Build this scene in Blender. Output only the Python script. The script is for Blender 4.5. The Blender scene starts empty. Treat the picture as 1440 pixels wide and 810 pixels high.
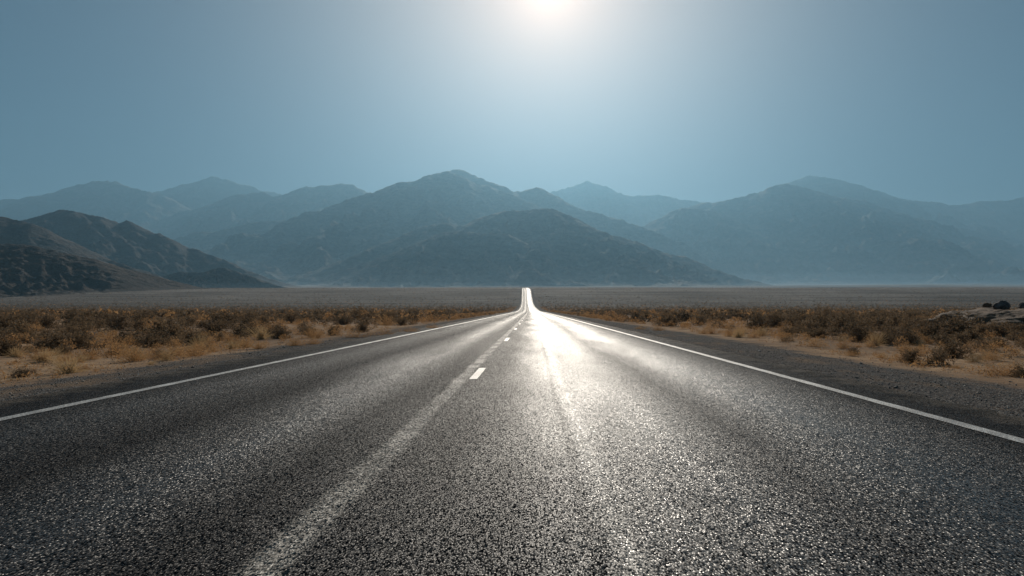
import bpy, math, random
import numpy as np
from mathutils import Vector, Quaternion

rng = np.random.default_rng(7)
random.seed(7)
sc = bpy.context.scene
COL = sc.collection

# ------------------------------------------------------------------ camera constants (photo 1440 x 810)
H = 0.942            # eye height
F = 960.0            # focal length in photo pixels
VX, VY = 752.0, 434.0
def at(px, py, d):   # the place at distance d (along the road) that shows at that spot of the photo
    return ((px - VX) / F * d, d, H + (VY - py) / F * d)
def at_ground(px, py):
    d = H * F / (py - VY)
    return ((px - VX) / F * d, d)

SUN_EL = math.radians(25.2)
SUN_AZ = math.radians(1.2)       # clockwise from +Y, towards +X
SUN_DIR = Vector((math.sin(SUN_AZ) * math.cos(SUN_EL), math.cos(SUN_AZ) * math.cos(SUN_EL), math.sin(SUN_EL)))

# ------------------------------------------------------------------ noise
_P = rng.permutation(512)
_P = np.concatenate([_P, _P, _P])
_G = rng.normal(size=(512, 2)); _G /= np.linalg.norm(_G, axis=1)[:, None]
def perlin(x, y):
    x = np.asarray(x, np.float64); y = np.asarray(y, np.float64)
    xi = np.floor(x).astype(np.int64); yi = np.floor(y).astype(np.int64)
    xf = x - xi; yf = y - yi
    u = xf**3 * (xf * (xf * 6 - 15) + 10); v = yf**3 * (yf * (yf * 6 - 15) + 10)
    def g(ix, iy, dx, dy):
        k = _P[(_P[ix & 511] + iy) & 511]
        return _G[k, 0] * dx + _G[k, 1] * dy
    a = g(xi, yi, xf, yf); b = g(xi + 1, yi, xf - 1, yf)
    c = g(xi, yi + 1, xf, yf - 1); d = g(xi + 1, yi + 1, xf - 1, yf - 1)
    return ((a + (b - a) * u) + ((c + (d - c) * u) - (a + (b - a) * u)) * v) * 1.5
def fbm(x, y, o=4, ridged=False):
    s = 0; a = 1; n = 0
    for i in range(o):
        p = perlin(x * 2**i + 17.3 * i, y * 2**i - 9.1 * i)
        s = s + a * ((1 - np.abs(p) * 2) if ridged else p); n += a; a *= 0.5
    return s / n
def sstep(a, b, x):
    t = np.clip((x - a) / (b - a), 0, 1); return t * t * (3 - 2 * t)

# ------------------------------------------------------------------ object helpers
def tag(o, label=None, cat=None, group=None, kind=None):
    if label: o['label'] = label
    if cat: o['category'] = cat
    if group: o['group'] = group
    if kind: o['kind'] = kind
    return o
def mesh_of(name, v, f, mat=None, smooth=False):
    me = bpy.data.meshes.new(name)
    v = np.ascontiguousarray(v, np.float32)
    f = np.asarray(f, np.int32)
    n, k = f.shape
    me.vertices.add(len(v)); me.vertices.foreach_set('co', v.ravel())
    me.loops.add(n * k); me.loops.foreach_set('vertex_index', f.ravel())
    me.polygons.add(n)
    me.polygons.foreach_set('loop_start', np.arange(0, n * k, k, dtype=np.int32))
    me.polygons.foreach_set('loop_total', np.full(n, k, np.int32))
    if smooth: me.polygons.foreach_set('use_smooth', np.ones(n, bool))
    me.update(calc_edges=True); me.validate()
    if mat: me.materials.append(mat)
    return me
def obj(name, me, parent=None, loc=(0, 0, 0)):
    o = bpy.data.objects.new(name, me); COL.objects.link(o)
    o.location = loc
    if parent: o.parent = parent
    return o
def grid_faces(nr, nc):
    i = np.arange(nr - 1)[:, None] * nc + np.arange(nc - 1)[None, :]
    return np.stack([i, i + 1, i + nc + 1, i + nc], -1).reshape(-1, 4)

# ------------------------------------------------------------------ node helpers
class NT:
    def __init__(s, mat): s.t = mat.node_tree; s.n = s.t.nodes; s.l = s.t.links
    def new(s, typ, **kw):
        n = s.n.new(typ)
        for k, v in kw.items(): setattr(n, k, v)
        return n
    def put(s, sock, v):
        if isinstance(v, bpy.types.NodeSocket): s.l.new(v, sock)
        else: sock.default_value = v
    def math(s, op, a, b=0.0, c=None, clamp=False):
        n = s.new('ShaderNodeMath', operation=op, use_clamp=clamp)
        s.put(n.inputs[0], a); s.put(n.inputs[1], b)
        if c is not None: s.put(n.inputs[2], c)
        return n.outputs[0]
    def mix(s, f, a, b, blend='MIX'):
        n = s.new('ShaderNodeMix', data_type='RGBA', blend_type=blend)
        s.put(n.inputs[0], f); s.put(n.inputs[6], a); s.put(n.inputs[7], b)
        return n.outputs[2]
    def vmath(s, op, a, b=None, scale=None):
        n = s.new('ShaderNodeVectorMath', operation=op)
        s.put(n.inputs[0], a)
        if b is not None: s.put(n.inputs[1], b)
        if scale is not None: s.put(n.inputs['Scale'], scale)
        return n.outputs['Value'] if op in ('DOT_PRODUCT', 'LENGTH') else n.outputs[0]
    def noise(s, vec, scale, detail=4, rough=0.5, dims='3D', dist=0.0):
        n = s.new('ShaderNodeTexNoise', noise_dimensions=dims)
        if vec is not None: s.put(n.inputs['Vector'], vec)
        n.inputs['Scale'].default_value = scale; n.inputs['Detail'].default_value = detail
        n.inputs['Roughness'].default_value = rough; n.inputs['Distortion'].default_value = dist
        return n.outputs[0]
    def vor(s, vec, scale, dims='2D', feature='F1', rnd=1.0):
        n = s.new('ShaderNodeTexVoronoi', voronoi_dimensions=dims, feature=feature)
        s.put(n.inputs['Vector'], vec); n.inputs['Scale'].default_value = scale
        n.inputs['Randomness'].default_value = rnd
        return n.outputs
    def ramp(s, f, stops, interp='LINEAR'):
        n = s.new('ShaderNodeValToRGB'); cr = n.color_ramp; cr.interpolation = interp
        s.put(n.inputs[0], f)
        while len(cr.elements) < len(stops): cr.elements.new(0.5)
        for e, (p, c) in zip(cr.elements, stops):
            e.position = p
            e.color = (c, c, c, 1) if isinstance(c, (int, float)) else (*c, 1)
        return n.outputs[0]
    def mapr(s, v, a, b, c, d, clamp=True):
        n = s.new('ShaderNodeMapRange', clamp=clamp)
        s.put(n.inputs[0], v)
        for i, q in enumerate((a, b, c, d)): s.put(n.inputs[i + 1], q)
        return n.outputs[0]
    def bump(s, h, strength, dist, normal=None):
        n = s.new('ShaderNodeBump'); s.put(n.inputs['Height'], h)
        s.put(n.inputs['Strength'], strength); s.put(n.inputs['Distance'], dist)
        if normal is not None: s.put(n.inputs['Normal'], normal)
        return n.outputs[0]
    def pos(s): return s.new('ShaderNodeNewGeometry').outputs['Position']
    def xyz(s, v): return s.new('ShaderNodeSeparateXYZ') , v
def new_mat(name):
    m = bpy.data.materials.new(name); m.use_nodes = True
    t = NT(m); b = t.n['Principled BSDF']
    return m, t, b
def sep(t, v):
    n = t.new('ShaderNodeSeparateXYZ'); t.put(n.inputs[0], v); return n.outputs

# ------------------------------------------------------------------ land profile
_PD = np.array([-4000, 0, 200, 260, 330, 430, 520, 600, 650, 700, 760, 900, 1200, 2000, 3500, 6000, 9000, 14000, 24000], float)
_PY = np.array([None, None, None, None, 434.6, 431.2, 426.5, 419, 413.0, 407.6, 406.2, 405.4, 404.6, 403.5, 401.5, 396.5, 393, 391, 390], object)
_PZ = np.array([0 if y is None else H + (VY - y) / F * d for d, y in zip(_PD, _PY)], float)
def profile(d):
    from_ = np.interp(d, _PD, _PZ)
    # soften the corners of the polyline
    w = np.clip(np.abs(d) * 0.05, 2, 400)
    return (np.interp(d - w, _PD, _PZ) + from_ * 2 + np.interp(d + w, _PD, _PZ)) / 4
ROAD_L, ROAD_R = -5.42, 4.2
def bend(y): return -8.0 * (np.maximum(y, 0) / 700) ** 1.5     # the far road swings a little to the left
def land(x, y):
    x = np.asarray(x, float); y = np.asarray(y, float)
    z = profile(y)
    xr = x - np.where(y < 1100, bend(np.minimum(y, 1100)), bend(1100.0))
    off = np.maximum(ROAD_L - xr, xr - ROAD_R)            # metres beyond the asphalt
    k = sstep(0.8, 5, off)
    near = sstep(700, 150, y)
    bumps = fbm(x * 0.35, y * 0.35, 4) * 0.10 + fbm(x * 0.06 + 5, y * 0.06, 3) * 0.22 + fbm(x * 1.3, y * 1.3, 4) * 0.06
    far = sstep(600, 3000, y)
    big = fbm(x * 0.0012, y * 0.0012, 4) * 18 * far
    side = sstep(300, 5000, np.abs(x)) * far
    z = z + k * (bumps * near) + big * sstep(60, 600, off) - 0.10 * sstep(0.3, 3.5, off) * near
    z = z - 0.07 * sstep(0.15, -0.25, off)                # bed under the asphalt
    z = z - 0.03 * near + 0.012 * fbm(x * 6, y * 6, 2) * sstep(0.1, 0.5, off) * near
    return z

# ------------------------------------------------------------------ materials
def rock_mat(name, c1, c2, scale):
    m, t, b = new_mat(name)
    p = t.pos()
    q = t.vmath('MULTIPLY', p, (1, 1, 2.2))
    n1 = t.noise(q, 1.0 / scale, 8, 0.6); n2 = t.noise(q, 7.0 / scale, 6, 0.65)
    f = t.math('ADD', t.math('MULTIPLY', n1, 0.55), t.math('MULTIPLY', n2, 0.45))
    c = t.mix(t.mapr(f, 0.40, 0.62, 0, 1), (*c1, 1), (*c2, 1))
    t.put(b.inputs['Base Color'], c)
    b.inputs['Roughness'].default_value = 0.95; b.inputs['Specular IOR Level'].default_value = 0.1
    t.put(b.inputs['Normal'], t.bump(n2, 1.0, scale * 0.10))
    return m
M_HILL = rock_mat('near_hill_rock', (0.03, 0.027, 0.026), (0.085, 0.064, 0.050), 60)
M_MOUNT = rock_mat('mountain_rock', (0.035, 0.03, 0.027), (0.20, 0.165, 0.135), 260)  # pale noise tone: scree, with sunlit slopes painted into the rock colour

def ground_mat():
    m, t, b = new_mat('desert_ground')
    p = t.pos(); s = sep(t, p); y = s[1]
    x = t.math('MULTIPLY_ADD', t.math('POWER', t.math('MULTIPLY', t.math('MAXIMUM', y, 0.0), 1 / 700), 1.5), 8.0, s[0])
    fine = t.noise(p, 22, 5, 0.65); mid = t.noise(p, 1.6, 6, 0.6); low = t.noise(p, 0.11, 5, 0.55)
    # sand
    sand = t.mix(t.mapr(mid, 0.34, 0.66, 0, 1), (0.25, 0.158, 0.092, 1), (0.44, 0.295, 0.18, 1))
    sand = t.mix(t.mapr(low, 0.40, 0.62, 0, 0.85), sand, (0.155, 0.10, 0.066, 1))
    sand = t.mix(t.mapr(fine, 0.52, 0.72, 0, 0.55), sand, (0.10, 0.075, 0.06, 1))
    pv = t.vor(p, 16); psep = sep(t, pv['Color'])
    sand = t.mix(t.math('MULTIPLY', t.math('GREATER_THAN', psep[0], 0.86), t.math('LESS_THAN', pv['Distance'], 0.34)), sand, (0.13, 0.115, 0.11, 1))
    # gravel of the shoulder
    gv = t.vor(p, 46); gs = sep(t, gv['Color'])
    gcol = t.ramp(gs[0], [(0, (0.035, 0.035, 0.038)), (0.45, (0.105, 0.102, 0.102)), (0.78, (0.20, 0.185, 0.17)), (1.0, (0.34, 0.315, 0.29))])
    gcol = t.mix(t.mapr(gv['Distance'], 0.30, 0.62, 0, 0.85), gcol, (0.03, 0.028, 0.027, 1))
    gcol = t.mix(t.mapr(t.noise(t.vmath('MULTIPLY', p, (1.4, 0.5, 1)), 1.0, 6, 0.65), 0.5, 0.68, 0, 0.75), gcol, (0.22, 0.155, 0.105, 1))
    off = t.math('MAXIMUM', t.math('SUBTRACT', ROAD_L, x), t.math('SUBTRACT', x, ROAD_R))
    wob = t.math('MULTIPLY', t.math('SUBTRACT', t.noise(p, 0.9, 6, 0.62), 0.5), 2.6)
    width = t.math('ADD', t.math('MULTIPLY', t.math('GREATER_THAN', x, 0.0), 0.95), 1.28)
    edge = t.math('SUBTRACT', t.math('ADD', off, wob), width)
    is_sand = t.math('ADD', t.mapr(edge, -0.35, 0.4, 0, 1), t.math('MULTIPLY', t.math('SUBTRACT', fine, 0.5), 0.8), clamp=True)
    # scrub that covers the fan, seen as fine dark speckle far off
    sv = t.vor(p, 0.42); sd = t.math('LESS_THAN', sv['Distance'], t.mapr(sep(t, sv['Color'])[0], 0, 1, 0.08, 0.42))
    plain = t.mix(t.mapr(t.noise(p, 0.012, 6, 0.6), 0.35, 0.66, 0, 1), (0.15, 0.128, 0.11, 1), (0.31, 0.27, 0.235, 1))
    wash = t.noise(t.vmath('MULTIPLY', p, (0.0035, 0.022, 1)), 1.0, 5, 0.62)
    plain = t.mix(t.mapr(wash, 0.50, 0.66, 0, 0.7), plain, (0.40, 0.355, 0.31, 1))
    plain = t.mix(t.mapr(wash, 0.48, 0.36, 0, 0.6), plain, (0.09, 0.078, 0.067, 1))
    plain = t.mix(t.math('MULTIPLY', sd, 0.6), plain, (0.045, 0.037, 0.028, 1))
    plain = t.mix(t.mapr(t.math('ADD', y, t.math('MULTIPLY', t.noise(p, 0.006, 4), 300.0)), 560, 980, 0.72, 0.0), plain, (0.045, 0.036, 0.027, 1))  # darker near for dense scrub; paler beyond, with mist painted into the colour
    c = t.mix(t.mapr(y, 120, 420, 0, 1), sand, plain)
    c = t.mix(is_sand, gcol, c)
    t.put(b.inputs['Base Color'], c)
    b.inputs['Roughness'].default_value = 1.0; b.inputs['Specular IOR Level'].default_value = 0.02
    hg = t.math('MULTIPLY', t.math('SUBTRACT', 1.0, gv['Distance']), t.math('SUBTRACT', 1.0, is_sand))
    hs = t.math('MULTIPLY', t.math('ADD', fine, t.math('MULTIPLY', mid, 2.0)), 0.9)
    t.put(b.inputs['Normal'], t.bump(t.math('ADD', hs, hg), 0.9, 0.02))
    return m
M_GROUND = ground_mat()

def asphalt_mat():
    m, t, b = new_mat('worn_asphalt')
    p = t.pos(); s = sep(t, p); y = s[1]
    x = t.math('MULTIPLY_ADD', t.math('POWER', t.math('MULTIPLY', t.math('MAXIMUM', y, 0.0), 1 / 700), 1.5), 8.0, s[0])
    sv = t.vor(t.vmath('MULTIPLY', p, (1, 0.6, 1)), 165); cs = sep(t, sv['Color'])
    warp = t.math('MULTIPLY', t.math('SUBTRACT', t.noise(t.vmath('MULTIPLY', p, (1, 0.16, 1)), 0.9, 4, 0.55), 0.5), 0.8)
    u = t.mapr(t.math('ADD', x, warp), -5.4, 4.2, 0, 1)
    def X(v): return (v + 5.4) / 9.6
    # polished wheel paths (1) between coarse, oily strips (0)
    pol = t.ramp(u, [(0.0, 0.05), (X(-4.75), 0.08), (X(-3.8), 0.34), (X(-2.9), 0.08), (X(-1.95), 0.62), (X(-1.4), 0.15), (X(-0.5), 0.25),
                     (X(0.3), 0.82), (X(0.95), 0.86), (X(1.45), 0.42), (X(2.2), 0.95), (X(2.75), 0.55), (X(3.4), 0.12), (1.0, 0.02)])
    patch = t.noise(t.vmath('MULTIPLY', p, (0.9, 0.14, 1)), 1.0, 5, 0.6)
    pol = t.math('MULTIPLY', pol, t.mapr(patch, 0.3, 0.7, 0.62, 1.18))
    # stones in bitumen
    stone = t.ramp(cs[0], [(0, 0.010), (0.6, 0.020), (0.86, 0.045), (0.96, 0.12), (1.0, 0.26)])
    tint = t.ramp(cs[1], [(0, (0.70, 0.88, 1.0)), (0.5, (0.95, 0.96, 1.0)), (0.82, (1.0, 0.93, 0.84)), (1.0, (1.0, 0.74, 0.52))])
    stone = t.mix(1.0, stone, tint, 'MULTIPLY')
    rim = t.mapr(sv['Distance'], 0.22, 0.46, 0, 1)
    c = t.mix(rim, stone, (0.012, 0.012, 0.013, 1))
    # dust and grit blown onto the edges
    de = t.math('MINIMUM', t.math('ADD', x, 5.42), t.math('SUBTRACT', 4.2, x))
    de = t.math('ADD', de, t.math('MULTIPLY', t.math('SUBTRACT', t.noise(p, 2.6, 6, 0.7), 0.5), 1.3))
    dust = t.mapr(de, 0.42, -0.05, 0, 0.9)
    c = t.mix(dust, c, t.mix(cs[0], (0.05, 0.047, 0.044, 1), (0.19, 0.155, 0.12, 1)))
    # seam and tar joint beside the driver
    wob = t.math('MULTIPLY', t.math('SUBTRACT', t.noise(t.vmath('MULTIPLY', p, (1, 0.7, 1)), 1.3, 4, 0.6), 0.5), 0.16)
    xs = t.math('ADD', x, wob)
    crack = t.math('LESS_THAN', t.math('ABSOLUTE', t.math('SUBTRACT', xs, 0.27)), t.mapr(t.noise(p, 2.1, 4), 0.36, 0.6, 0.002, 0.02))
    c = t.mix(t.math('MULTIPLY', crack, 0.6), c, (0.008, 0.008, 0.008, 1))
    def band(cx, w, soft):   # pale worn stripe
        d = t.math('ABSOLUTE', t.math('SUBTRACT', xs, cx))
        return t.mapr(d, w - soft, w + soft, 1, 0)
    worn = t.mapr(t.math('ADD', t.noise(p, 38, 3, 0.6), t.math('MULTIPLY', t.noise(p, 1.1, 4, 0.6), 0.7)), 0.74, 0.98, 0, 1)
    fade = t.math('MULTIPLY', band(-0.965, 0.085, 0.03), t.math('ADD', t.math('MULTIPLY', worn, 0.52), 0.10))
    fade2 = t.math('MULTIPLY', band(0.36, 0.05, 0.05), t.math('ADD', t.math('MULTIPLY', worn, 0.7), 0.06))
    c = t.mix(t.math('MAXIMUM', fade, fade2), c, (0.44, 0.41, 0.36, 1))
    pol = t.math('MULTIPLY', pol, t.math('SUBTRACT', 1.0, t.math('MULTIPLY', band(0.235, 0.025, 0.02), 0.2)))
    pol = t.math('MAXIMUM', pol, t.math('MULTIPLY', fade, 0.8))
    pol = t.math('MAXIMUM', pol, t.math('MULTIPLY', fade2, 1.7))
    t.put(b.inputs['Base Color'], c)
    rough = t.math('ADD', t.mapr(pol, 0, 0.8, 0.50, 0.24), t.math('MULTIPLY', cs[2], 0.14))
    t.put(b.inputs['Roughness'], t.math('ADD', rough, t.math('MULTIPLY', rim, 0.18)))
    t.put(b.inputs['Specular IOR Level'], t.math('MULTIPLY', t.mapr(pol, 0, 1, 0.03, 0.46), t.math('SUBTRACT', 1.0, t.math('MULTIPLY', rim, 0.85))))
    # each stone is a small facet with its own tilt
    tilt = t.vmath('SUBTRACT', sv['Color'], (0.5, 0.5, 0.5))
    tilt = t.vmath('MULTIPLY', tilt, (1, 1, 0.0))
    tilt = t.vmath('SCALE', tilt, scale=t.mapr(pol, 0, 1, 2.2, 0.74))
    nrm = t.vmath('NORMALIZE', t.vmath('ADD', t.new('ShaderNodeNewGeometry').outputs['Normal'], tilt))
    h = t.math('ADD', t.math('MULTIPLY', sv['Distance'], -0.55), t.math('MULTIPLY', t.noise(p, 260, 2), 0.3))
    nrm = t.bump(h, 0.3, 0.003, nrm)
    t.put(b.inputs['Normal'], nrm)
    return m
M_ASPHALT = asphalt_mat()

def paint_mat(name='worn_white_paint', lo=0.60, hi=0.80, k=0.85):
    m, t, b = new_mat(name)
    p = t.pos()
    w = t.mapr(t.math('ADD', t.noise(p, 55, 3, 0.65), t.math('MULTIPLY', t.noise(p, 2.2, 4), 0.5)), lo, hi, 0, 1)
    c = t.mix(t.math('MULTIPLY', w, k), (0.62, 0.61, 0.58, 1), (0.10, 0.097, 0.093, 1))
    t.put(b.inputs['Base Color'], c)
    b.inputs['Roughness'].default_value = 0.55
    t.put(b.inputs['Normal'], t.bump(t.vor(p, 92)['Distance'], 0.7, 0.006))
    return m
M_PAINT = paint_mat()

M_PAINT_WORN = paint_mat('nearly_gone_paint', 0.40, 0.70, 0.92)
M_PAINT_DASH = paint_mat('chipped_paint', 0.36, 0.68, 0.9)

def leaf_mat(name, c1, c2, trans):
    m, t, b = new_mat(name)
    r = t.new('ShaderNodeObjectInfo').outputs['Random']
    ri = t.new('ShaderNodeNewGeometry').outputs['Random Per Island']
    f = t.math('ADD', t.math('MULTIPLY', r, 0.5), t.math('MULTIPLY', ri, 0.5))
    c = t.mix(f, (*c1, 1), (*c2, 1))
    t.put(b.inputs['Base Color'], c)
    b.inputs['Roughness'].default_value = 0.8; b.inputs['Specular IOR Level'].default_value = 0.2
    tr = t.new('ShaderNodeBsdfTranslucent'); t.put(tr.inputs['Color'], c)
    mx = t.new('ShaderNodeMixShader'); mx.inputs[0].default_value = trans
    t.l.new(b.outputs[0], mx.inputs[1]); t.l.new(tr.outputs[0], mx.inputs[2])
    t.l.new(mx.outputs[0], t.n['Material Output'].inputs['Surface'])
    return m
M_DARK = leaf_mat('dusky_leaf', (0.078, 0.055, 0.035), (0.235, 0.16, 0.094), 0.46)
M_GOLD = leaf_mat('golden_brush', (0.31, 0.165, 0.07), (0.54, 0.335, 0.16), 0.42)
M_GRASS = leaf_mat('straw_grass', (0.36, 0.235, 0.115), (0.56, 0.40, 0.22), 0.35)
M_STEM = leaf_mat('dry_stem', (0.09, 0.062, 0.042), (0.17, 0.12, 0.08), 0.0)

def stone_mat(name, c1, c2, sc_):
    m, t, b = new_mat(name)
    p = t.pos(); r = t.new('ShaderNodeNewGeometry').outputs['Random Per Island']
    n = t.noise(p, sc_, 6, 0.65)
    c = t.mix(t.mapr(n, 0.35, 0.65, 0, 1), (*c1, 1), (*c2, 1))
    c = t.mix(1.0, c, t.ramp(r, [(0, 0.45), (1, 1.0)]), 'MULTIPLY')
    t.put(b.inputs['Base Color'], c); b.inputs['Roughness'].default_value = 0.9
    t.put(b.inputs['Normal'], t.bump(n, 0.8, 0.4 / sc_))
    return m
M_PEBBLE = stone_mat('pebble_stone', (0.24, 0.22, 0.20), (0.48, 0.43, 0.38), 30)
M_BOULDER = stone_mat('dark_boulder', (0.05, 0.048, 0.047), (0.26, 0.24, 0.22), 4)
M_TANROCK = stone_mat('tan_rock', (0.10, 0.062, 0.036), (0.24, 0.15, 0.085), 3.5)

# ------------------------------------------------------------------ ground sheet
def axis(lo, hi, fine, step, growth, cap=1e9):
    a = [0.0]; st = step
    while a[-1] < hi:
        if a[-1] >= fine: st = min(st * growth, cap)
        a.append(a[-1] + st)
    b = [0.0]; st = step
    while b[-1] > lo:
        if -b[-1] >= fine: st = min(st * growth, cap)
        b.append(b[-1] - st)
    return np.array(sorted(set(b + a)))
gx = axis(-21000, 21000, 22, 0.22, 1.055)
gy = axis(-1800, 21000, 26, 0.22, 1.035)
GX, GY = np.meshgrid(gx, gy)
GZ = land(GX, GY)
ground = obj('ground', mesh_of('ground', np.stack([GX, GY, GZ], -1).reshape(-1, 3), grid_faces(*GX.shape), M_GROUND, True))
tag(ground, kind='structure')

# ------------------------------------------------------------------ road
ry = np.concatenate([np.arange(-30, 60, 0.15), np.geomspace(60, 1050, 260)])
def strip(x0, x1, ys, dz, wob=0.0, nx=2, thick=0.0):
    xs = np.linspace(0, 1, nx)
    e0 = x0 + (fbm(ys * 2.3, ys * 0 + 3.1, 4) * wob if wob else ys * 0)
    e1 = x1 + (fbm(ys * 2.1, ys * 0 + 8.7, 4) * wob if wob else ys * 0)
    X = e0[:, None] + (e1 - e0)[:, None] * xs[None] + bend(ys)[:, None]
    Y = np.repeat(ys[:, None], nx, 1)
    Z = profile(Y) + dz
    if thick:
        X = np.concatenate([X[:, :1], X, X[:, -1:]], 1); Y = np.concatenate([Y[:, :1], Y, Y[:, -1:]], 1)
        Z = np.concatenate([Z[:, :1] - thick, Z, Z[:, -1:] - thick], 1)
    return np.stack([X, Y, Z], -1).reshape(-1, 3), grid_faces(*X.shape)
v, f = strip(ROAD_L, ROAD_R, ry, 0.0, 0.16, 10, 0.12)
road = tag(obj('road', mesh_of('road', v, f, M_ASPHALT)), kind='structure')
for cx in (-4.53, 3.47):
    v, f = strip(cx - 0.062, cx + 0.062, ry, 0.004, 0.012, 3)
    tag(obj('edge_line', mesh_of('edge_line', v, f, M_PAINT), road), kind='structure')
d0 = 9.95
while d0 < 330:
    ys = np.linspace(d0 - 0.85, d0 + (0.85 if d0 < 12 else 1.35), 9)
    v, f = strip(-0.865, -0.755, ys, 0.004, 0.012, 3)
    tag(obj('centre_dash', mesh_of('centre_dash', v, f, M_PAINT_WORN if d0 < 12 else M_PAINT_DASH), road), kind='structure')
    d0 += 10.7

# ------------------------------------------------------------------ mountains
def mountain(name, pts, D, mat, slope=0.62, nspur=26, seed=0, wig=0.05, jag=1.0, nx=480, ny=190, rough=1.0, cut=True, reach=None):
    r = np.random.default_rng(seed + 100)
    pts = np.array(pts, float)
    n = 380
    px = np.linspace(pts[0, 0], pts[-1, 0], n)
    py = np.interp(px, pts[:, 0], pts[:, 1])
    py = py + fbm(px * 0.11, px * 0 + seed * 3.7, 5) * jag * 1.5 + fbm(px * 0.45, px * 0 + seed * 1.7, 3) * 0.55
    d = D * (1 + wig * fbm(px * 0.012 + seed, px * 0 + 1.3, 3))
    X = (px - VX) / F * d; Z = H + (VY - py) / F * d
    base = float(profile(np.array(D)))
    P = [np.stack([X, d, Z], -1)]
    hmax = (Z - base).max()
    rel = np.maximum(Z - base, 0)
    def spur(x, y, z, ang, s, depth):
        L = []; st = hmax * 0.035
        while z > base - 0.05 * hmax and len(L) < 90:
            ang += r.normal() * 0.10
            x += math.sin(ang) * st; y -= math.cos(ang) * st
            z -= s * st * (0.6 + 0.8 * r.random()); L.append((x, y, z))
            if depth and r.random() < 0.16:
                spur(x, y, z, ang + r.choice([-1, 1]) * (0.6 + 0.5 * r.random()), s * 1.15, depth - 1)
        if L: P.append(np.array(L))
    w = rel ** 1.2 + 1e-6
    for k in range(nspur):
        i = r.choice(n, p=w / w.sum())
        ang = r.normal() * 0.55 if k % 4 else math.pi + r.normal() * 0.6
        spur(X[i], d[i], Z[i], ang, slope * (0.62 + 0.18 * r.random()), 2)
    ext = hmax / slope * 1.25
    gx = np.linspace(X.min() - ext * 0.25, X.max() + ext * 0.25, nx)
    gy = np.concatenate([np.linspace(D - ext * 1.15, D, int(ny * .68), endpoint=False), np.linspace(D, D + ext, ny - int(ny * .68))])
    A, B = np.meshgrid(gx, gy)
    wl = hmax * 0.16
    Aw = A + fbm(A / wl, B / wl, 3) * wl * 0.28; Bw = B + fbm(A / wl + 31, B / wl, 3) * wl * 0.28
    h = np.full(A.shape, -1e9, np.float32); a = Aw.astype(np.float32); b = Bw.astype(np.float32)
    mg = wl * 0.30
    for L in P:                                           # each ridge lifts the land around it
        for c in range(0, len(L), 6):
            k = L[c:c + 6].astype(np.float32)
            rad = max(0.0, (k[:, 2].max() - base + 0.05 * hmax) / slope) + mg
            i0, i1 = np.searchsorted(gx, (k[:, 0].min() - rad, k[:, 0].max() + rad))
            j0, j1 = np.searchsorted(gy, (k[:, 1].min() - rad, k[:, 1].max() + rad))
            if i1 <= i0 or j1 <= j0: continue
            a_ = a[j0:j1, i0:i1]; b_ = b[j0:j1, i0:i1]; best = h[j0:j1, i0:i1]
            for q in k:
                np.maximum(best, q[2] - np.float32(slope) * np.sqrt((a_ - q[0]) ** 2 + (b_ - q[1]) ** 2), out=best)
    h = h.astype(float)
    crest = np.interp(A, X, Z)
    dep = np.clip((crest - h) / hmax, 0, 1)
    rn = fbm(A / (hmax * 0.38), B / (hmax * 0.55), 7, True)
    h = h - rough * hmax * 0.20 * sstep(0.0, 0.3, dep) * (0.9 - rn) * (h > base - hmax)
    h = h + hmax * 0.011 * (fbm(A / (hmax * 0.085), B / (hmax * 0.085), 4, True) - 0.45)
    T = land(A, B)
    rel = np.clip((h - T) / hmax, -3, 3); kk = 0.055
    h = T + hmax * (kk * np.logaddexp(0, rel / kk) - 0.006)
    v = np.stack([A, B, h], -1).reshape(-1, 3); f = grid_faces(*A.shape)
    keep = ((h - T) > -0.004 * hmax).ravel()[f].any(1)
    f = f[keep]; used = np.unique(f); mp = np.zeros(len(v), int); mp[used] = np.arange(len(used))
    o = obj(name, mesh_of(name, v[used], mp[f], mat, True))
    return tag(o, kind='structure')

mountain('hill', [(-420,372),(-300,352),(-180,342),(-90,339),(0,342),(33,343),(67,350),(100,357),(127,363),(157,372),(187,383),(213,395),(233,404),(256,414)],
         760, M_HILL, 0.38, 34, 1, 0.03, 1.2, rough=1.1)
mountain('hill', [(-420,300),(-250,285),(-120,294),(0,303),(20,308),(45,313),(63,328),(100,343),(140,361),(173,371),(205,381),(233,391),(262,404)],
         1350, M_HILL, 0.52, 30, 2, 0.04, 1.2)
mountain('hill', [(-90,360),(-30,338),(10,322),(48,312),(70,298),(87,293),(107,297),(127,301),(147,305),(170,314),(180,309),(200,320),(213,327),(223,327),(233,335),(253,345),(277,350),(293,357),(317,365),(333,373),(347,383),(370,397)],
         2100, M_HILL, 0.55, 34, 3, 0.03, 1.3)
mountain('hill', [(215,396),(233,387),(253,382),(287,383),(300,378),(315,376),(333,382),(353,388),(370,397),(393,402),(420,409)],
         1500, M_HILL, 0.5, 20, 4, 0.02, 0.9)
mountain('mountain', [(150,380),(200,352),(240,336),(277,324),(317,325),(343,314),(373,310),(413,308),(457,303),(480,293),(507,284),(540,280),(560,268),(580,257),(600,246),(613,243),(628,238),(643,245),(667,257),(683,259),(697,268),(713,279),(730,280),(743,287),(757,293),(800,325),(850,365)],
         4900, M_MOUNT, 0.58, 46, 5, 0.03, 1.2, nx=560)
mountain('mountain', [(590,262),(620,243),(637,237),(647,237),(657,243),(668,247),(680,258),(700,275),(720,300)], 5600, M_MOUNT, 0.6, 12, 6, 0.02, 0.8)
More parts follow.
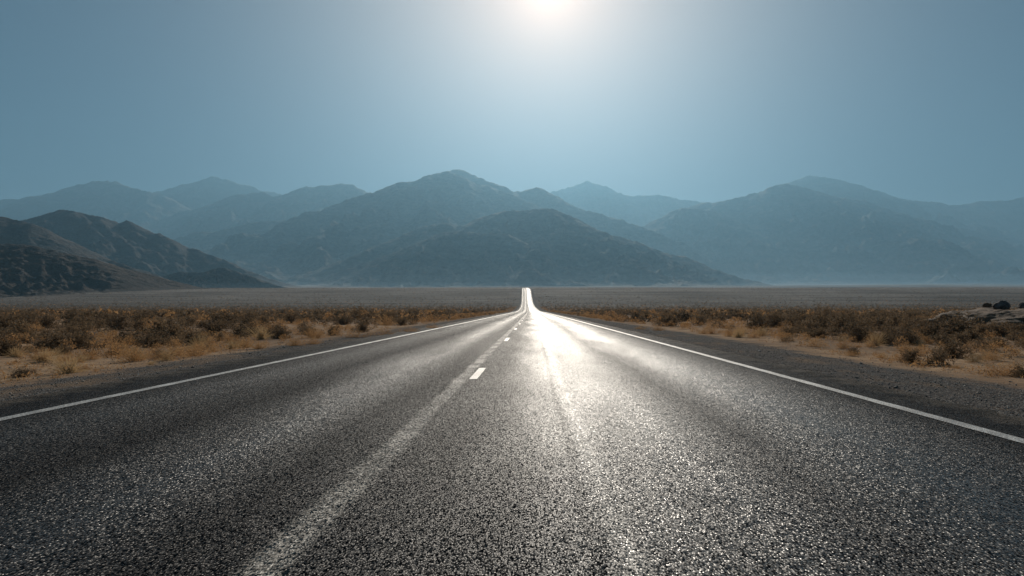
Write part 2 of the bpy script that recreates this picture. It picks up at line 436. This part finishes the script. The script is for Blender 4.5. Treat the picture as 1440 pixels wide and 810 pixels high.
mountain('mountain', [(500,392),(523,367),(547,347),(570,330),(597,317),(627,312),(643,317),(657,315),(680,303),(710,295),(727,295),(747,295),(763,292),(783,294),(797,303),(813,312),(833,320),(853,328),(873,332),(897,340),(920,350),(940,356),(960,359),(980,367),(1000,376),(1020,387),(1042,403)],
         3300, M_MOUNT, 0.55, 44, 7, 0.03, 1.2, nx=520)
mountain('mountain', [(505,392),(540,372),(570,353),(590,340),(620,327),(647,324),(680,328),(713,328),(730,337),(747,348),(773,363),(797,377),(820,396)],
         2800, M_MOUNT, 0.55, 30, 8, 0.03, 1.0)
mountain('hill', [(945,410),(960,405),(972,400),(982,398),(990,402),(1002,409)], 2700, M_MOUNT, 0.4, 8, 9, 0.01, 0.6, nx=120, ny=60)
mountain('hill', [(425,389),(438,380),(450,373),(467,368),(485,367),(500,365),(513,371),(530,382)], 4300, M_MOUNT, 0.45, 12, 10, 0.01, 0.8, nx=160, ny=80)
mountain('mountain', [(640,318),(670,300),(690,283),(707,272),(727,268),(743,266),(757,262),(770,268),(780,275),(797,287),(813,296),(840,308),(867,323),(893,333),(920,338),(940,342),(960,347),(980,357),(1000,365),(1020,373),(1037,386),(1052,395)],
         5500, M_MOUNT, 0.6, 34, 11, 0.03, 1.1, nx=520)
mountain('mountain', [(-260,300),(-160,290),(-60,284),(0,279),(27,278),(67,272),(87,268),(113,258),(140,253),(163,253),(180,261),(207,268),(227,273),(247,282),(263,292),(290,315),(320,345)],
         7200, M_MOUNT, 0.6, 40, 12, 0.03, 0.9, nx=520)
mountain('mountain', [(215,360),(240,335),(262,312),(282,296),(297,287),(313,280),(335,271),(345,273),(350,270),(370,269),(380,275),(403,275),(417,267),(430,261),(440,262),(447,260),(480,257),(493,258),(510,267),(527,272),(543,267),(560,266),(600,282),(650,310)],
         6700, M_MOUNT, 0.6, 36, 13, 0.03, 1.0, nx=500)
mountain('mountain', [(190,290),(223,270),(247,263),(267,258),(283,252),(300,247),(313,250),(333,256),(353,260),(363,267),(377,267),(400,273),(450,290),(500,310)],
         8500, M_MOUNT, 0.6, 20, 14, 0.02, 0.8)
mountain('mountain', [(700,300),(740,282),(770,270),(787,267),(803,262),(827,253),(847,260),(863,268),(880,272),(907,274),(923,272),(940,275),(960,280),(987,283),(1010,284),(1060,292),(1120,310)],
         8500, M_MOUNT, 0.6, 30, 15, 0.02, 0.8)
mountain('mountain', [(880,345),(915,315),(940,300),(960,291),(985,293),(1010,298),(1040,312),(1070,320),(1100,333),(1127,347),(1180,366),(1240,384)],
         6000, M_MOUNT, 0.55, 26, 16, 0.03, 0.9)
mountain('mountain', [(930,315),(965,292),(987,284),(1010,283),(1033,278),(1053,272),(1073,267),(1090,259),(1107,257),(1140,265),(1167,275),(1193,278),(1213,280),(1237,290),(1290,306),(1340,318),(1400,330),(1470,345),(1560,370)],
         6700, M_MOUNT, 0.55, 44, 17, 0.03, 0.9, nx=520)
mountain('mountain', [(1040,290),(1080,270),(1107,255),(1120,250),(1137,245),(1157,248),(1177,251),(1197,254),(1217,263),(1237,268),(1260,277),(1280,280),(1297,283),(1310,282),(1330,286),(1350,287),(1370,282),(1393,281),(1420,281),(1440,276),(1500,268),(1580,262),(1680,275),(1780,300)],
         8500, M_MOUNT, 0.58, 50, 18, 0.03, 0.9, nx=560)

# ------------------------------------------------------------------ shrubs
def leaves(c, size, r, aspect=0.55):
    """small leaf-sized quads at the points c"""
    n = len(c)
    a = r.normal(size=(n, 3)); a /= np.linalg.norm(a, axis=1)[:, None]
    b = np.cross(a, r.normal(size=(n, 3))); b /= np.linalg.norm(b, axis=1)[:, None]
    s = (size * (0.6 + 0.8 * r.random(n)))[:, None]
    a = a * s; b = b * s * aspect
    v = np.stack([c - a, c + b * 0.9, c + a, c - b * 0.9], 1).reshape(-1, 3)
    return v, np.arange(4 * n).reshape(n, 4)
def ribbons(paths, w):
    V = []; Fc = []; o = 0
    for p in paths:
        p = np.array(p); n = len(p)
        side = np.cross(p[-1] - p[0], [0.3, 0.5, 0.1]); side /= (np.linalg.norm(side) + 1e-9)
        ww = np.linspace(w, w * 0.3, n)[:, None]
        V.append(np.stack([p - side * ww, p + side * ww], 1).reshape(-1, 3))
        i = np.arange(n - 1) * 2 + o
        Fc.append(np.stack([i, i + 1, i + 3, i + 2], -1)); o += 2 * n
    return np.concatenate(V), np.concatenate(Fc)
def shrub_shape(kind, r):
    """foliage and stem geometry of one shrub of about 1 m width; height about 0.62 m"""
    paths = []; pts = []
    if kind == 'dark': n, per, hgt, size = 90, 17, 0.66, 0.030
    elif kind == 'gold': n, per, hgt, size = 95, 13, 0.58, 0.021
    elif kind == 'grass': n, per, hgt, size = 170, 3, 0.62, 0.012
    else: n, per, hgt, size = 46, 20, 1.0, 0.028           # tall open shrub
    lob = [(r.random() * 6.28, 0.25 + 0.5 * r.random()) for _ in range(5)]
    for i in range(n):
        az = r.random() * 6.283
        el = math.asin(r.random() ** (0.75 if kind != 'open' else 0.5))
        lump = 0.80 + 0.22 * sum(math.exp(-((az - a + math.pi) % 6.283 - math.pi) ** 2 * 2.5 - (el - e) ** 2 * 5) for a, e in lob) + 0.10 * r.normal()
        rad = 0.5 * lump
        tip = np.array([math.cos(az) * math.cos(el) * rad, math.sin(az) * math.cos(el) * rad, max(0.02, math.sin(el) * hgt * lump)])
        root = np.array([r.normal() * 0.05, r.normal() * 0.05, -0.05])
        mid = root * 0.45 + tip * 0.55 + np.array([0, 0, 0.05]) + r.normal(size=3) * 0.025
        if kind == 'grass': mid = root * 0.5 + tip * 0.5 + np.array([0, 0, 0.10])
        t = np.linspace(0, 1, 6)[:, None]
        path = root * (1 - t) ** 2 + 2 * mid * t * (1 - t) + tip * t ** 2
        paths.append(path)
        s = (0.30 if kind == 'open' else 0.25) + 0.75 * r.random(per) ** 0.75
        if kind == 'open': s = 0.55 + 0.45 * r.random(per)
        q = root * (1 - s[:, None]) ** 2 + 2 * mid * s[:, None] * (1 - s[:, None]) + tip * s[:, None] ** 2
        pts.append(q + r.normal(size=(per, 3)) * (0.035 if kind != 'grass' else 0.015))
    pts = np.concatenate(pts); pts[:, 2] = np.maximum(pts[:, 2], 0.0)
    return leaves(pts, size, r, 0.5 if kind != 'gold' else 0.35), ribbons(paths, 0.0045 if kind != 'grass' else 0.0055)
LEAF_M = {'dark': M_DARK, 'gold': M_GOLD, 'grass': M_GRASS, 'open': M_DARK}
STEM_M = {'dark': M_STEM, 'gold': M_GOLD, 'grass': M_GRASS, 'open': M_STEM}
PROTO = {}
for kind, cnt in (('dark', 7), ('gold', 5), ('grass', 3), ('open', 2)):
    PROTO[kind] = []
    for i in range(cnt):
        r = np.random.default_rng(500 + 17 * i + len(kind))
        (lv, lf), (sv, sf) = shrub_shape(kind, r)
        fo = mesh_of('foliage', lv, lf, LEAF_M[kind]); st = mesh_of('stems', sv, sf, STEM_M[kind])
        one = mesh_of('shrub', np.concatenate([lv, sv]), np.concatenate([lf, sf + len(lv)]), LEAF_M[kind])
        PROTO[kind].append((fo, st, one))

# where they stand: first the ones one can single out, then the belts
spots = []   # x, y, width, height factor, kind
def hero(px, base, w_px, h_px, kind):
    x, y = at_ground(px, base); w = w_px / F * y
    h = h_px / F * y
    spots.append((x, y, w, h / w / (0.62 if kind != 'open' else 0.98), kind, True))
for a in [(33,519,34,15,'dark'),(98,516,62,30,'grass'),(55,499,44,22,'gold'),(92,500,30,16,'gold'),(8,494,40,30,'dark'),(75,484,66,30,'dark'),(110,482,40,24,'dark'),(128,492,22,10,'gold'),
          (170,490,44,22,'gold'),(160,491,14,8,'dark'),(240,499,62,24,'gold'),(275,495,44,22,'gold'),(200,497,34,9,'gold'),(365,487,30,17,'gold'),(180,474,50,28,'dark'),(222,475,44,25,'dark'),
          (300,467,50,24,'dark'),(345,468,46,24,'dark'),(395,472,40,18,'dark'),(415,484,34,16,'gold'),(440,482,30,14,'gold'),(435,468,24,14,'dark'),(30,462,50,28,'dark'),(110,455,60,26,'dark'),
          (506,452,46,30,'open'),(545,452,36,20,'dark'),(565,455,24,14,'dark'),(500,473,50,14,'gold'),(540,470,40,13,'gold'),(575,466,36,12,'gold'),(610,461,30,10,'gold'),
          (1318,458,40,16,'gold'),(1345,462,44,18,'dark'),(1375,466,40,18,'gold'),(1412,464,44,20,'dark'),(1432,459,36,20,'gold'),(1296,452,30,12,'gold'),(1410,516,72,26,'gold'),(1440,519,40,22,'dark'),(1272,497,42,24,'gold'),(1315,500,22,14,'gold'),(1238,494,26,10,'gold'),(1196,492,28,11,'gold'),(1146,483,30,16,'gold'),(1200,489,20,14,'dark'),
          (1105,476,34,18,'gold'),(1060,472,26,14,'gold'),(1025,470,24,12,'gold'),(990,467,24,10,'gold'),(1157,456,30,34,'open'),(1275,466,36,24,'dark'),(1325,479,38,22,'dark'),(1350,478,34,22,'dark'),(1385,483,26,14,'gold'),
          (1215,462,34,20,'dark'),(1150,460,40,26,'dark'),(1090,458,40,24,'dark'),(1430,470,30,20,'dark'),(940,456,36,20,'dark'),(900,462,22,8,'gold'),(925,463,26,10,'gold'),(1300,512,14,6,'grass'),(1345,508,22,8,'gold'),
          (212,508,18,8,'grass'),(15,540-14,20,6,'grass'),(120,512,26,10,'gold')]:
    hero(*a)
def free(x, y, w):
    if 32 < y < 42 and 1300 < VX + x / y * F < 1500: return False
    if 26 < y <= 32 and 1340 < VX + x / y * F < 1500 and w > 0.7: return False
    for s in spots:
        if abs(s[1] - y) < 8 and (s[0] - x) ** 2 + (s[1] - y) ** 2 < (0.36 * (s[2] + w)) ** 2: return False
    return True
r = np.random.default_rng(21)
def belt(n, y0, y1, off0, off1, kinds, w0, w1, h0, h1, check=True):
    k = 0; tries = 0
    while k < n and tries < n * 8:
        tries += 1
        y = math.exp(r.uniform(math.log(y0), math.log(y1))) if y0 > 3 else r.uniform(y0, y1)
        side = r.choice([-1, 1])
        off = off0 + (off1 - off0) * r.random()
        if off1 > 60: off = off0 + (min(off1, 0.95 * y + 6) - off0) * r.random()
        x = ROAD_L - off if side < 0 else ROAD_R + off + 1.2
        px = VX + x / y * F
        if px < -60 or px > 1500: continue
        if float(fbm(np.array(x * 0.07), np.array(y * 0.045), 2)) < -0.30: continue
        w = w0 + (w1 - w0) * r.random() ** 1.5
        if y < 22: w = min(w, 0.9)
        if check and not free(x, y, w): continue
        spots.append((x, y, w, h0 + (h1 - h0) * r.random(), kinds[r.integers(len(kinds))], False)); k += 1
belt(170, 13, 120, 1.5, 4.5, ['gold', 'gold', 'gold', 'grass', 'dark'], 0.35, 0.95, 0.8, 1.1)
belt(500, 19, 75, 4.2, 80, ['dark', 'dark', 'dark', 'dark', 'gold'], 0.5, 1.7, 0.75, 1.05)
belt(60, 12, 30, 2.0, 12, ['gold', 'grass', 'grass', 'dark'], 0.2, 0.5, 0.7, 1.1)

# ---- far scrub, past counting, in one mesh
far = []
n_individual = 300
order = sorted(spots, key=lambda s: -(s[2] / s[1] + (1 if s[5] else 0)))
solo, rest = order[:n_individual], order[n_individual:]
for s in rest: far.append((s[0], s[1], s[2], s[2] * 0.62 * s[3], s[4] != 'dark'))
for i in range(5200):
    y = 60 * (320 / 60) ** r.random(); x = r.uniform(-0.9, 0.9) * y
    if bend(y) + ROAD_L - 4.5 < x < bend(y) + ROAD_R + 5.5: continue
    w = 0.7 + 1.3 * r.random() ** 1.6; far.append((x, y, w, w * 0.5 * (0.8 + 0.4 * r.random()), r.random() < 0.2))
for i in range(900):
    y = 60 * (420 / 60) ** r.random(); side = r.choice([-1, 1]); off = 1.6 + 3.5 * r.random()
    x = ROAD_L - off if side < 0 else ROAD_R + off + 0.7
    x += float(bend(y)); w = 0.4 + 0.5 * r.random(); far.append((x, y, w, w * 0.55, r.random() < 0.8))
for i in range(26000):
    y = 260 * (1500 / 260) ** r.random(); x = r.uniform(-0.9, 0.9) * y
    if abs(x - float(bend(y)) + 0.6) < 9: continue
    w = 0.45 + 0.75 * r.random(); far.append((x, y, w, w * 0.5, r.random() < 0.15))
for i in range(7000):
    y = 290 * (620 / 290) ** (r.random() ** 1.3); x = r.uniform(-0.9, 0.9) * y
    if abs(x - float(bend(y)) + 0.6) < 9: continue
    w = 0.6 + 1.0 * r.random(); far.append((x, y, w, w * 0.5, r.random() < 0.22))
for i in range(1300):                                        # low brush between the bushes
    y = 15 * (70 / 15) ** r.random(); x = r.uniform(-0.85, 0.85) * y
    if ROAD_L - 3.6 < x < ROAD_R + 4.6: continue
    w = 0.22 + 0.45 * r.random() ** 1.5; far.append((x, y, w, w * (0.45 + 0.3 * r.random()), r.random() < 0.6))
far = np.array(far, float)
def scrub(name, rows, mat, nl):
    V = []
    for (x, y, w, h, g), z in zip(rows, land(rows[:, 0], rows[:, 1])):
        n = int(nl * (5.0 if y < 45 else 1.6 if y < 110 else 1.0 if y < 260 else 0.2))
        a = r.random(n) * 6.283; e = np.arcsin(r.random(n) ** 0.8); q = 0.55 + 0.45 * r.random(n)
        c = np.stack([np.cos(a) * np.cos(e) * q * w / 2, np.sin(a) * np.cos(e) * q * w / 2, np.sin(e) * q * h], -1) + (x, y, z)
        v, _ = leaves(c, w * (0.042 if y < 45 else 0.085 if y < 110 else 0.11 if y < 260 else 0.2), r, 0.6); V.append(v)
    V = np.concatenate(V)
    tag(obj(name, mesh_of(name, V, np.arange(len(V)).reshape(-1, 4), mat)), kind='stuff',
        label='dusky brown scrub spread over the flats towards the mountains' if mat is M_DARK else 'rusty golden brush between the dusky scrub on the flats', cat='scrub')
scrub('desert_scrub', far[far[:, 4] == 0], M_DARK, 46)
scrub('desert_scrub', far[far[:, 4] == 1], M_GOLD, 40)

lit = []
for i in range(5200):
    y = 7 * (60 / 7) ** r.random(); side = r.choice([-1, 1]); off = 1.5 + 1.3 * (side > 0) + 11 * r.random() ** 1.3
    x = ROAD_L - off if side < 0 else ROAD_R + off
    if float(fbm(np.array(x * 0.9), np.array(y * 0.9), 2)) < 0.0: continue
    w = 0.05 + 0.22 * r.random() ** 2; lit.append((x, y, w, w * (0.35 + 0.4 * r.random()), 0))
lit = np.array(lit)
def litter():
    V = []
    for (x, y, w, h, g), z in zip(lit, land(lit[:, 0], lit[:, 1])):
        n = 22; a = r.random(n) * 6.283; q = r.random(n) ** 0.6
        c = np.stack([np.cos(a) * q * w / 2, np.sin(a) * q * w / 2, r.random(n) * h], -1) + (x, y, z)
        v, _ = leaves(c, 0.004 + w * 0.10, r, 0.3); V.append(v)
    V = np.concatenate(V)
    tag(obj('dry_litter', mesh_of('dry_litter', V, np.arange(len(V)).reshape(-1, 4), M_GOLD)), kind='stuff', label='dry twigs and stubble littering the sand beside the shoulders', cat='litter')
litter()

# ---- individual shrubs with labels
ORD = ['first', 'second', 'third', 'fourth', 'fifth', 'sixth', 'seventh', 'eighth', 'ninth', 'tenth', 'eleventh', 'twelfth', '13th', '14th', '15th', '16th', '17th', '18th', '19th', '20th']
def landmark(px):
    for lim, s in ((75, 'the darkest hill'), (200, 'the jagged dark hill'), (290, 'the small dark foothill'), (400, 'the low hill end'), (480, 'the gap in the hills'), (590, 'the central left flank'),
                   (752, 'the central peak'), (880, 'the central right flank'), (1010, 'the pale far range'), (1110, 'the right valley floor'), (1200, 'the high right summit'),
                   (1320, 'the long right ridge'), (9999, 'the tan outcrop')):
        if px < lim: return s
def row(x, y):
    off = ROAD_L - x if x < 0 else x - ROAD_R
    if off < 4.6: return 'gravel verge'
    if y < 22: return 'open sand'
    if y < 34: return 'front scrub'
    if y < 50: return 'middle scrub'
    return 'back scrub'
WORD = {'dark': 'dusky shrub', 'gold': 'golden bush', 'grass': 'straw grass tuft', 'open': 'tall sparse shrub'}
NAME = {'dark': 'desert_shrub', 'gold': 'golden_bush', 'grass': 'grass_tuft', 'open': 'tall_shrub'}
GROUP = {'dark': 'dusky shrubs beside the road', 'gold': 'golden bushes beside the road', 'grass': 'grass tufts beside the road'}
cells = {}
for s in solo:
    px = VX + s[0] / s[1] * F
    cells.setdefault((s[4], 'small' if s[2] < 0.7 else 'wide' if s[2] > 1.25 else 'middling', row(s[0], s[1]), landmark(px)), []).append(s)
for (kind, size, rw, lm), members in cells.items():
    members.sort(key=lambda s: abs(s[0]) / s[1])
    for i, (x, y, w, hf, kd, hr) in enumerate(members):
        fo, st, one = PROTO[kind][r.integers(len(PROTO[kind]))]
        z = float(land(x, y)) - 0.02
        big = w / y * F > 20
        if big:
            o = obj(NAME[kind], None); f_ = obj('foliage', fo, o); s_ = obj('stems', st, o)
        else:
            o = obj(NAME[kind], one)
        o.location = (x, y, z); o.rotation_euler = (0, 0, r.random() * 6.28); o.scale = (w, w * (0.85 + 0.3 * r.random()), w * hf)
        if len(members) == 1: lab = f'only {size} {WORD[kind]} of the {rw} below {lm}'
        else: lab = f'{ORD[min(i, 19)]} {size} {WORD[kind]} from the road, {rw} below {lm}'
        if kind == 'open': lab = 'tall sparse twiggy shrub rising above the scrub ' + ('left' if x < 0 else 'right') + ' of the road'
        tag(o, lab, 'grass' if kind == 'grass' else 'shrub', GROUP.get(kind))

# ------------------------------------------------------------------ outcrop and boulders on the right
def rock(name, loc, sx, sy, sz, mat, seed, amp=0.22, sub=5, flat=0.0):
    import bmesh
    bm = bmesh.new(); bmesh.ops.create_icosphere(bm, subdivisions=sub, radius=1.0)
    v = np.array([q.co[:] for q in bm.verts])
    n = fbm(v[:, 0] * 1.3 + seed, v[:, 1] * 1.3 + v[:, 2] * 0.9, 5) * amp + fbm(v[:, 2] * 2 + seed, v[:, 0] * 2 - v[:, 1], 4, True) * amp * 0.4
    v = v * (1 + n)[:, None]
    v[:, 2] = np.where(v[:, 2] < -0.5, -0.5 + (v[:, 2] + 0.5) * 0.2, v[:, 2])
    for q, c in zip(bm.verts, v): q.co = (c[0] * sx, c[1] * sy, c[2] * sz)
    for fc in bm.faces: fc.smooth = True
    me = bpy.data.meshes.new(name); bm.to_mesh(me); bm.free(); me.materials.append(mat)
    return obj(name, me, None, loc)
ox, oy = (1385 - VX) / F * 36, 36
oz = float(land(ox, oy))
tag(rock('rock_outcrop', (ox + 0.9, oy + 1, oz - 0.2), 2.8, 4.2, 1.2, M_TANROCK, 3, 0.34, 6), 'broad rounded tan rock outcrop rising from the scrub, far right', 'rock')
X, Y, Z = at(1409, 434, 36.2)
tag(rock('boulder', (X, Y, Z + 0.10), 0.34, 0.33, 0.27, M_BOULDER, 9, 0.5), 'round dark grey boulder perched on top of the tan outcrop', 'boulder', 'boulders on the outcrop')
X, Y, Z = at(1388, 434, 36.4)
tag(rock('boulder', (X, Y, Z + 0.15), 0.19, 0.2, 0.15, M_TANROCK, 14, 0.5), 'small tan boulder on the outcrop, left of the dark one', 'boulder', 'boulders on the outcrop')
X, Y, Z = at(1439, 434, 37.5)
tag(rock('boulder', (X, Y, Z + 0.1), 0.2, 0.2, 0.2, M_BOULDER, 19, 0.5), 'small dark boulder at the right-hand end of the tan outcrop', 'boulder', 'boulders on the outcrop')

# ------------------------------------------------------------------ loose gravel along the shoulders
def pebbles():
    ph = np.array([(1, 0, 0), (-1, 0, 0), (0, 1, 0), (0, -1, 0), (0, 0, 1), (0, 0, -1)], float)
    pf = np.array([(0, 2, 4), (2, 1, 4), (1, 3, 4), (3, 0, 4), (2, 0, 5), (1, 2, 5), (3, 1, 5), (0, 3, 5)])
    n = 11000
    y = 3.5 * (45 / 3.5) ** r.random(n); side = r.choice([-1, 1], n)
    off = np.abs(r.normal(size=n)) * 1.6 + 0.1 + (r.random(n) < 0.25) * r.random(n) * 9
    x = np.where(side < 0, ROAD_L - off, ROAD_R + off)
    s = 0.006 + 0.010 * r.random(n) ** 2 + (r.random(n) < 0.006) * 0.035 * r.random(n)
    z = land(x, y) + s * 0.3
    V = ph[None] * s[:, None, None] * (0.7 + 0.6 * r.random((n, 6, 1))) * np.array([1, 1, 0.7]) + r.normal(size=(n, 6, 3)) * s[:, None, None] * 0.22
    V += np.stack([x, y, z], -1)[:, None]
    Fc = (pf[None] + (np.arange(n) * 6)[:, None, None]).reshape(-1, 3)
    tag(obj('gravel', mesh_of('gravel', V.reshape(-1, 3), Fc, M_PEBBLE)), 'loose grey gravel strewn along both road shoulders', 'gravel', kind='stuff')
pebbles()

# ------------------------------------------------------------------ haze
import bmesh
bm = bmesh.new(); bmesh.ops.create_cube(bm, size=1.0)
x0, x1, y0, y1, z0, z1 = -25000, 25000, -2500, 25000, float(GZ.min()) - 1.0, 1850.0
for q in bm.verts: q.co = ((x0 + x1) / 2 + q.co.x * (x1 - x0), (y0 + y1) / 2 + q.co.y * (y1 - y0), (z0 + z1) / 2 + q.co.z * (z1 - z0))
me = bpy.data.meshes.new('haze'); bm.to_mesh(me); bm.free()
hm = bpy.data.materials.new('haze_air'); hm.use_nodes = True; nt = hm.node_tree; nt.nodes.clear()
out = nt.nodes.new('ShaderNodeOutputMaterial'); add = nt.nodes.new('ShaderNodeAddShader')
for k, (c, dens, g) in enumerate((((0.305, 0.575, 0.785, 1), 1.2e-4, 0.0), ((0.305, 0.575, 0.785, 1), 3.3e-5, 0.70))):   # blue air and pale dust
    pv = nt.nodes.new('ShaderNodeVolumePrincipled')
    pv.inputs['Color'].default_value = c; pv.inputs['Density'].default_value = dens; pv.inputs['Anisotropy'].default_value = g
    nt.links.new(pv.outputs[0], add.inputs[k])
nt.links.new(add.outputs[0], out.inputs['Volume'])
me.materials.append(hm)
hz = tag(obj('haze', me), 'thin blue haze between the road and the far mountains', 'haze', kind='stuff')

# mist lying over the rising valley floor at the feet of the ranges, thinner in its upper part; the top wedge is added to pale the low sky
mm = bpy.data.materials.new('mist_air'); mm.use_nodes = True; nt = mm.node_tree; nt.nodes.clear()
out = nt.nodes.new('ShaderNodeOutputMaterial'); pv = nt.nodes.new('ShaderNodeVolumePrincipled')
pv.inputs['Color'].default_value = (0.52, 0.72, 0.90, 1); pv.inputs['Density'].default_value = 3.6e-5; pv.inputs['Anisotropy'].default_value = 0.3
nt.links.new(pv.outputs[0], out.inputs['Volume'])
for kf, ys in ((0.006, 560), (0.017, 900), (0.0, 1500)):
    mx = np.linspace(-9500, 9500, 12); my = np.geomspace(ys, 9300, 40)
    A, B = np.meshgrid(mx, my); P0 = profile(B)
    top = np.stack([A, B, P0 + 1.5 + (kf * B * sstep(ys * 0.7, ys * 2.2, B) if kf else 1250 * (B / 9300) ** 2)], -1).reshape(-1, 3); bot = np.stack([A, B, P0 - 60], -1).reshape(-1, 3)
    n = len(top); nc = len(mx); nr = len(my); g = grid_faces(nr, nc)
    rim = list(range(nc)) + [i * nc + nc - 1 for i in range(1, nr)] + [(nr - 1) * nc + j for j in range(nc - 2, -1, -1)] + [i * nc for i in range(nr - 2, 0, -1)]
    side = [(rim[(i + 1) % len(rim)], rim[i], rim[i] + n, rim[(i + 1) % len(rim)] + n) for i in range(len(rim))]
    f = np.concatenate([g, g[:, ::-1] + n, np.array(side)])
    tag(obj('mist', mesh_of('mist', np.concatenate([top, bot]), f, mm)), {0.006: 'lowest thin layer of pale mist on the valley floor', 0.017: 'pale mist lying along the feet of the mountains', 0.0: 'upper mist wedge added to pale the low sky towards the far ranges'}[kf], 'mist', kind='stuff')

# ------------------------------------------------------------------ light
w = bpy.data.worlds.new('World'); sc.world = w; w.use_nodes = True
t = NT(w); bg = t.n['Background']
sky = t.new('ShaderNodeTexSky', sky_type='NISHITA')
sky.sun_disc = False; sky.sun_elevation = SUN_EL; sky.sun_rotation = SUN_AZ
sky.altitude = 600; sky.air_density = 1.0; sky.dust_density = 0.6; sky.ozone_density = 2.0
bg.inputs['Strength'].default_value = 0.05
# the bright ring of air round the sun
dirn = t.new('ShaderNodeTexCoord').outputs['Generated']
cosv = t.vmath('DOT_PRODUCT', t.vmath('NORMALIZE', dirn), tuple(SUN_DIR))
ang = t.math('ARCCOSINE', t.math('MINIMUM', cosv, 1.0))
def halo(deg, k): return t.math('MULTIPLY', t.math('POWER', 2.718, t.math('MULTIPLY', ang, -1 / math.radians(deg))), k)
tinted = t.mix(1.0, sky.outputs[0], (0.12, 0.27, 0.36, 1), 'MULTIPLY')
glow = t.vmath('ADD', t.vmath('SCALE', (1.0, 0.50, 0.22), scale=halo(9.0, 24.0)), t.vmath('SCALE', (1.0, 0.88, 0.78), scale=halo(2.4, 11.0)))
t.put(bg.inputs['Color'], t.vmath('ADD', tinted, glow))

sun = bpy.data.lights.new('sun', 'SUN'); sun.energy = 5.0; sun.angle = math.radians(0.53); sun.color = (1.0, 0.91, 0.79)
so = bpy.data.objects.new('sun', sun); COL.objects.link(so)
so.rotation_euler = (-SUN_DIR).to_track_quat('-Z', 'Y').to_euler(); so.location = (0, 50, 40)

# ------------------------------------------------------------------ camera and render
cam = bpy.data.cameras.new('camera'); co = bpy.data.objects.new('camera', cam); COL.objects.link(co)
co.location = (0, 0, H); co.rotation_euler = (math.radians(90), 0, 0)
cam.sensor_width = 36; cam.lens = F / 1440 * 36
cam.shift_x = -(VX - 720) / 1440; cam.shift_y = (VY - 405) / 1440
cam.clip_start = 0.05; cam.clip_end = 60000
sc.camera = co
sc.render.engine = 'CYCLES'
sc.render.resolution_x, sc.render.resolution_y = 1024, 576
cy = sc.cycles
cy.use_denoising = True; cy.max_bounces = 6; cy.diffuse_bounces = 2; cy.glossy_bounces = 2; cy.transmission_bounces = 3
cy.volume_bounces = 1; cy.transparent_max_bounces = 4; cy.sample_clamp_indirect = 4
vs = sc.view_settings
vs.view_transform = 'Standard'; vs.look = 'None'; vs.exposure = 0.28; vs.gamma = 1.0; vs.use_curve_mapping = False
